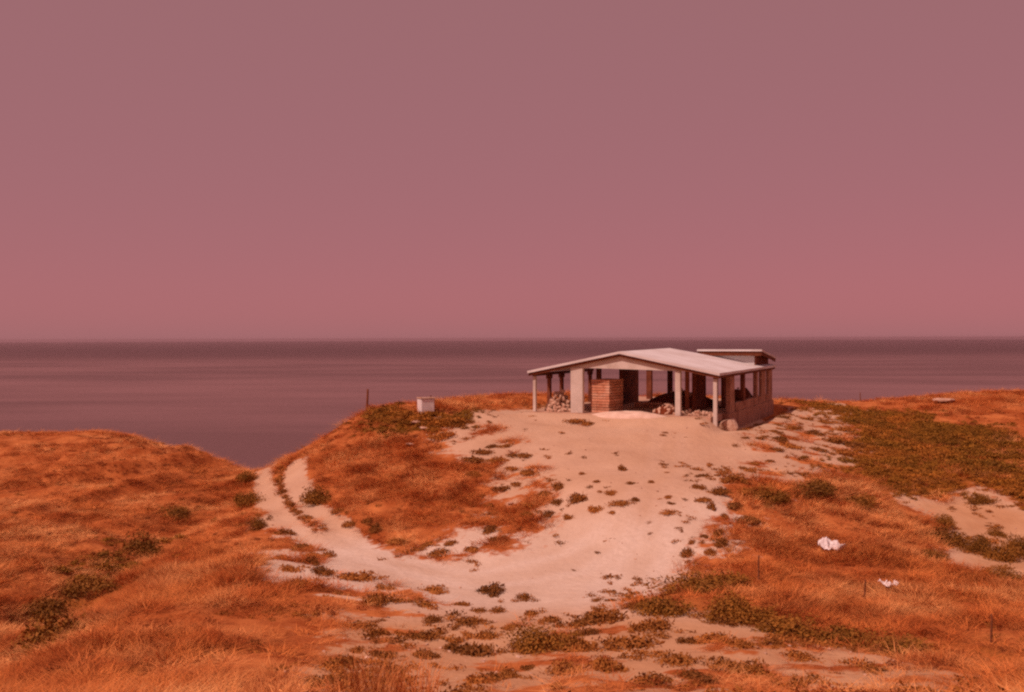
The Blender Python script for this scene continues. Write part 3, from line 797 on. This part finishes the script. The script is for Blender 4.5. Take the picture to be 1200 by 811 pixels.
# weeds creeping over the sand: too many and too small to count, the larger clumps follow as single plants
WS = []
for k in range(4):
    v_, t_ = leaf_cloud(400 + k, 60, (.26, .26, .12), .038, .5, True, 3); WS.append(tri_mesh('weed_sprig', v_, t_))
x, y, r = candidates(60000, 14, 84, 78)
s = sand_mask(x, y)
patch = fbm(x / 1.7, y / 1.7, 601, 4)
edge = np.exp(-((s - .5) / .38) ** 2)
near = np.clip((36 - y) / 5, 0, 1) * (1 + .6 * np.clip((x - 1) / 3, 0, 1))
yard = np.exp(-((y - 49) / 4) ** 2) * .5
right = np.clip((x - 13.5) / 3, 0, 1)
p = np.clip((patch - .02) * 9, 0, 1) * np.clip(.55 * edge + .8 * near * (s > .3) + yard * (s > .5) * .5 + .8 * right * (s > .4), 0, 1) * .55
dv = poly_dist(VERGE, x, y, False); p = np.maximum(p, (dv < .30) * .8)
keep = (r.random(len(x)) < p) & ~on_house(x, y)
for rt in RUTS: keep &= poly_dist(rt, x, y, False) > .60
x, y = x[keep], y[keep]; sc_ = r.uniform(.5, 1.5, len(x))
vg = rng.uniform(0, 1, (260, 1)); seg = (vg[:, 0] * (len(VERGE) - 1)); ii = seg.astype(int); ff = (seg - ii)[:, None]
vp = VERGE[ii] * (1 - ff) + VERGE[np.minimum(ii + 1, len(VERGE) - 1)] * ff + rng.normal(0, .10, (260, 2))
x, y = np.r_[x, vp[:, 0]], np.r_[y, vp[:, 1]]; sc_ = np.r_[sc_, rng.uniform(.35, .7, 260)]
weeds = scatter('sand_weeds', np.c_[x, y, gz(x, y)], np.c_[sc_, sc_, sc_], WS, M['leaf'], 8)
tag(weeds, 'tiny olive weeds speckling the bare sand of the yard and track', 'weeds', kind='stuff')

# loose stones and clods on the sand
PEB = [rock_mesh(60 + k, 1, .7) for k in range(4)]
x, y, r = candidates(26000, 15, 82, 81)
sm_ = sand_mask(x, y); edge = np.exp(-((sm_ - .5) / .3) ** 2); rgt = np.clip((x - 12) / 3, 0, 1) * (y > 50)
keep = (r.random(len(x)) < np.clip((sm_ > .25) * (.05 + .25 * edge + .25 * rgt) * np.clip(1 + 5 * fbm(x / 2.5, y / 2.5, 611, 3), 0, 2), 0, 1)) & ~on_house(x, y)
x, y = x[keep], y[keep]; s = .04 + .13 * r.random(len(x)) ** 3
pebbles = scatter('loose_stones', np.c_[x, y, gz(x, y) + s * .1], np.c_[s * r.uniform(.8, 1.5, len(x)), s, s * .8], PEB, M['stone'], 18)
tag(pebbles, 'loose pale stones and clods strewn along the edges of the sand', 'stones', kind='stuff')

# single weed clumps and shrubs
def plant_mesh(seed, n, radii, leaf, lumps):
    v_, t_ = leaf_cloud(seed, n, radii, leaf, .5, True, lumps); return tri_mesh('foliage', v_, t_)
def stem_mesh(seed, h, n):
    r = random.Random(seed); V, T = [], []
    for k in range(n):
        a = r.uniform(0, 6.28); q = h * r.uniform(.3, .8); top = Vector((math.cos(a) * q, math.sin(a) * q, h * r.uniform(.45, .8)))
        base = Vector((math.cos(a) * .04, math.sin(a) * .04, -.06)); i = len(V); w = .012 + .01 * h
        for pnt, ww in ((base, w), (base.lerp(top, .5) + Vector((0, 0, .08 * h)), w * .7), (top, w * .3)):
            for b_ in range(3): V.append((pnt.x + ww * math.cos(b_ * 2.094), pnt.y + ww * math.sin(b_ * 2.094), pnt.z))
        for lv in range(2):
            for b_ in range(3):
                c_, e = i + lv * 3 + b_, i + lv * 3 + (b_ + 1) % 3
                T += [(c_, e, e + 3), (c_, e + 3, c_ + 3)]
    return tri_mesh('stem', V, T)
CLUMP = [plant_mesh(700 + k, 900, (.50, .42, .19), .040, 9) for k in range(5)]
CSTEM = [stem_mesh(710 + k, .22, 6) for k in range(2)]
SHRUB = [plant_mesh(720 + k, 3200, (.95, .85, .75), .050, 10) for k in range(4)]
SSTEM = [stem_mesh(730 + k, .8, 9) for k in range(2)]
for me in CLUMP: me.materials.append(M['leaf'])
for me in SHRUB: me.materials.append(M['bush_leaf'])
for me in CSTEM + SSTEM: me.materials.append(M['twig'])
count = [0]
def plant(name, px, py, wpx, hpx, label, cat, group=None, big=False):
    """a plant rooted at the bearing (px, py), wpx wide and hpx high as seen from the viewpoint"""
    x, y, z = place(px, py); k = count[0]; count[0] += 1
    w, h = (1.45 if big else 1.4) * wpx / F * y, (1.35 if big else 1.35) * hpx / F * y
    o = empty(name, (x, y, z - .03), (k * 2.4) % 6.28)
    f = link('foliage', (SHRUB if big else CLUMP)[k % (4 if big else 5)], None, o)
    st = link('stem', (SSTEM if big else CSTEM)[k % 2], None, o)
    bx, bh = (2.0, 1.05) if big else (1.05, .30)
    f.scale = (w / bx, w / bx * .9, max(.35 * w / bx, h / bh)); st.scale = (w / bx * .8, w / bx * .8, f.scale[2] * .8)
    tag(o, label, cat, group); return o

for px, py, w, h, lab in [
    (172, 652, 46, 30, 'dark round green shrub halfway up the dry left slope'),
    (98, 696, 50, 28, 'low green shrub between two others on the left slope'),
    (64, 755, 84, 52, 'largest olive shrub, lowest on the left slope'),
    (56, 722, 46, 24, 'olive shrub just above the largest one on the left'),
    (200, 607, 34, 16, 'small olive shrub uppermost in the row on the left slope'),
    (293, 592, 22, 22, 'dark shrub on the left verge of the track'),
    (304, 618, 20, 15, 'small shrub below another on the left verge of the track'),
    (287, 564, 18, 14, 'highest small shrub left of the track ruts'),
    (378, 588, 36, 20, 'dark shrub at the mound foot beside the right rut'),
    (820, 690, 70, 26, 'wide green shrub at the right edge of the junction'),
    (770, 716, 62, 26, 'dark green shrub jutting into the sand below the junction'),
    (862, 722, 60, 28, 'green shrub at the foot of the orange grass slope'),
    (915, 745, 70, 26, 'broad low shrub along the lower edge of the right grass slope'),
    (1000, 755, 60, 24, 'low shrub behind the sandy strip in the lower right'),
    (1075, 765, 64, 24, 'rightmost low shrub behind the sandy strip'),
    (1105, 618, 24, 18, 'highest of the dark bushes on the pale eroded bank'),
    (1114, 636, 34, 24, 'dark bush on the left side of the pale eroded bank'),
    (1142, 645, 28, 24, 'dark bush in the middle of the pale eroded bank'),
    (1168, 655, 38, 26, 'wide dark bush right of the middle of the eroded bank'),
    (1194, 650, 26, 26, 'dark bush on the eroded bank at the right edge'),
    (1168, 680, 40, 20, 'lowest dark bush at the foot of the eroded bank'),
    (1096, 655, 26, 16, 'small bush where orange grass meets the eroded bank'),
    (1170, 628, 18, 12, 'small lone bush high on the eroded bank'),
    (1150, 590, 20, 12, 'small bush at the top rim of the eroded bank'),
    (905, 585, 40, 20, 'green bush at the upper left end of the orange slope'),
    (950, 578, 46, 20, 'green bush along the top of the orange slope'),
    (1000, 592, 40, 18, 'dusky bush near the top of the orange slope under the scrub'),
    (632, 760, 66, 30, 'largest green weed bush on the foreground sand'),
]:
    plant('shrub', px, py, w, h, lab, 'shrub', big=True)

ORD = ['first', 'second', 'third', 'fourth', 'fifth', 'sixth', 'seventh', 'eighth', 'ninth', 'tenth']
AREAS = {
    'weed clump on the foreground sand': [
        (510, 693, 34, 9), (501, 711, 30, 9), (508, 727, 24, 11), (575, 694, 34, 13), (616, 702, 22, 8), (545, 731, 40, 10), (495, 748, 32, 13), (553, 768, 50, 18), (528, 760, 26, 12),
        (584, 718, 22, 8), (622, 721, 20, 11), (705, 727, 56, 16), (648, 727, 24, 8), (683, 763, 40, 14), (740, 759, 60, 16), (767, 738, 44, 16), (835, 752, 50, 18), (806, 754, 22, 12),
        (870, 757, 36, 12), (657, 788, 48, 14), (622, 783, 22, 8), (566, 800, 40, 16), (596, 795, 34, 9), (716, 786, 44, 18), (791, 778, 48, 14), (874, 788, 50, 13), (501, 771, 28, 14),
        (575, 747, 34, 9), (655, 807, 22, 8), (700, 704, 14, 5), (716, 704, 18, 5), (690, 742, 26, 9), (935, 772, 40, 10), (610, 760, 24, 10), (600, 736, 20, 7), (760, 800, 46, 12),
        (820, 796, 40, 10), (538, 709, 22, 7), (560, 716, 22, 7)],
    'weed clump left of the foreground sand': [
        (412, 678, 40, 11), (436, 708, 34, 17), (419, 764, 26, 10), (445, 768, 26, 10), (402, 780, 36, 14), (450, 690, 22, 9), (462, 706, 22, 8), (440, 745, 24, 12), (415, 735, 30, 10)],
    'weed clump on the track\'s left shoulder': [
        (352, 644, 26, 11), (362, 652, 22, 8), (385, 652, 20, 8), (362, 660, 22, 9), (332, 625, 20, 6), (340, 668, 22, 9), (378, 672, 24, 12), (350, 686, 22, 12), (326, 655, 18, 8)],
    'weed clump along the mound foot': [
        (409, 616, 16, 9), (442, 622, 16, 12), (467, 635, 26, 8), (518, 649, 26, 7), (553, 645, 24, 9), (575, 623, 16, 11), (617, 605, 18, 11), (580, 633, 12, 6), (529, 638, 14, 8),
        (500, 640, 14, 7), (430, 612, 14, 8), (396, 600, 18, 9)],
    'weed clump on the sandy mound top': [
        (522, 494, 14, 6), (548, 495, 12, 6), (538, 500, 14, 6), (520, 512, 28, 9), (570, 531, 22, 8), (560, 541, 26, 9), (586, 541, 20, 8), (610, 535, 28, 7), (600, 551, 16, 7),
        (622, 556, 22, 8), (592, 524, 14, 6), (578, 524, 12, 5), (622, 594, 18, 7), (555, 556, 18, 8), (588, 575, 18, 8), (606, 568, 14, 6)],
    'weed clump on the sloping yard': [
        (655, 572, 18, 9), (677, 587, 24, 13), (698, 598, 18, 8), (653, 590, 18, 8), (666, 608, 12, 8), (718, 601, 10, 5), (716, 579, 14, 7), (725, 590, 26, 6), (738, 567, 13, 4),
        (745, 587, 12, 7), (730, 551, 12, 8), (763, 566, 8, 5), (785, 601, 20, 5), (782, 584, 8, 6), (786, 590, 8, 4), (700, 565, 10, 4), (682, 556, 8, 5), (640, 580, 16, 8),
        (672, 494, 30, 5), (690, 497, 16, 6), (644, 604, 14, 8)],
    'weed clump right of the ramp': [
        (818, 572, 16, 7), (822, 558, 18, 4), (822, 586, 20, 6), (840, 578, 22, 11), (859, 565, 26, 12), (875, 578, 24, 12), (873, 550, 14, 5), (884, 544, 12, 5), (860, 594, 22, 8),
        (873, 612, 30, 14), (833, 597, 10, 11), (807, 650, 16, 11), (833, 650, 14, 12), (842, 625, 14, 8), (847, 640, 16, 12), (825, 630, 12, 6), (811, 637, 8, 7), (901, 541, 12, 5),
        (850, 606, 10, 6), (898, 592, 16, 8)],
    'weed clump right of the house': [
        (909, 528, 18, 6), (927, 525, 24, 9), (914, 515, 20, 8), (873, 514, 10, 4), (888, 514, 16, 4), (906, 506, 16, 5), (930, 503, 20, 6), (952, 508, 22, 8), (975, 518, 24, 9),
        (990, 505, 22, 8), (1000, 523, 26, 11), (945, 492, 16, 5), (968, 496, 18, 6), (920, 489, 16, 4), (940, 480, 18, 5), (958, 528, 20, 6), (985, 532, 22, 8)],
}
for lab, rows in AREAS.items():
    rows = sorted(rows, key=lambda q: q[1]); nr = max(1, math.ceil(len(rows) / 9)); per = math.ceil(len(rows) / nr)
    for k in range(nr):
        for j, (px, py, w, h) in enumerate(sorted(rows[k * per:(k + 1) * per])):
            which = ORD[j] + ' from left' + ((' in ' + (('upper', 'lower') if nr == 2 else ('top', 'middle', 'bottom') if nr == 3 else ('top', 'second', 'third', 'fourth', 'lowest'))[k] + ' row') if nr > 1 else '')
            plant('weed_clump', px, py, w, h, lab + ', ' + which, 'weeds', lab.replace('weed clump', 'weed clumps'))

# tall straw standing up against the foreground sand
TALL = [blade_tuft(900 + k, 150, .42, .0055, .55) for k in range(3)]
for me in TALL: me.materials.append(M['straw_near'])
for k, (px, py, w, h, lab) in enumerate([
    (440, 824, 64, 76, 'tallest tuft of feathery dry grass at the bottom edge'),
    (402, 824, 50, 44, 'shorter dry grass tuft left of the tallest one at the bottom edge'),
    (486, 824, 54, 64, 'dry grass tuft right of the tallest one at the bottom edge'),
    (320, 826, 60, 46, 'wide dry grass tuft at the bottom edge left of the sand'),
]):
    x, y, z = place(px, py); o = link('dry_grass_tuft', TALL[k % 3]); o.location = (x, y, z - .02)
    sx = w / F * y / .84; o.scale = (sx, sx, h / F * y); o.rotation_euler.z = k * 1.7
    tag(o, lab, 'grass tuft')

# ------------------------------------------------------------------ sea air
bm = bmesh.new(); box(bm, (0, 0, (SEA - 1 + 16) / 2), (62000, 62000, 16 - SEA + 1))
hm = bpy.data.materials.new('sea_haze'); hm.use_nodes = True
hn, hl = hm.node_tree.nodes, hm.node_tree.links; hn.clear()
pv = hn.new('ShaderNodeVolumePrincipled'); ho = hn.new('ShaderNodeOutputMaterial'); hl.new(pv.outputs[0], ho.inputs['Volume'])
pv.inputs['Color'].default_value = (.80, .55, .60, 1); pv.inputs['Density'].default_value = 5e-5; pv.inputs['Anisotropy'].default_value = .3
haze = bm_obj('haze', bm, hm); tag(haze, 'thin warm haze hanging over the sea towards the horizon', 'haze', kind='stuff')
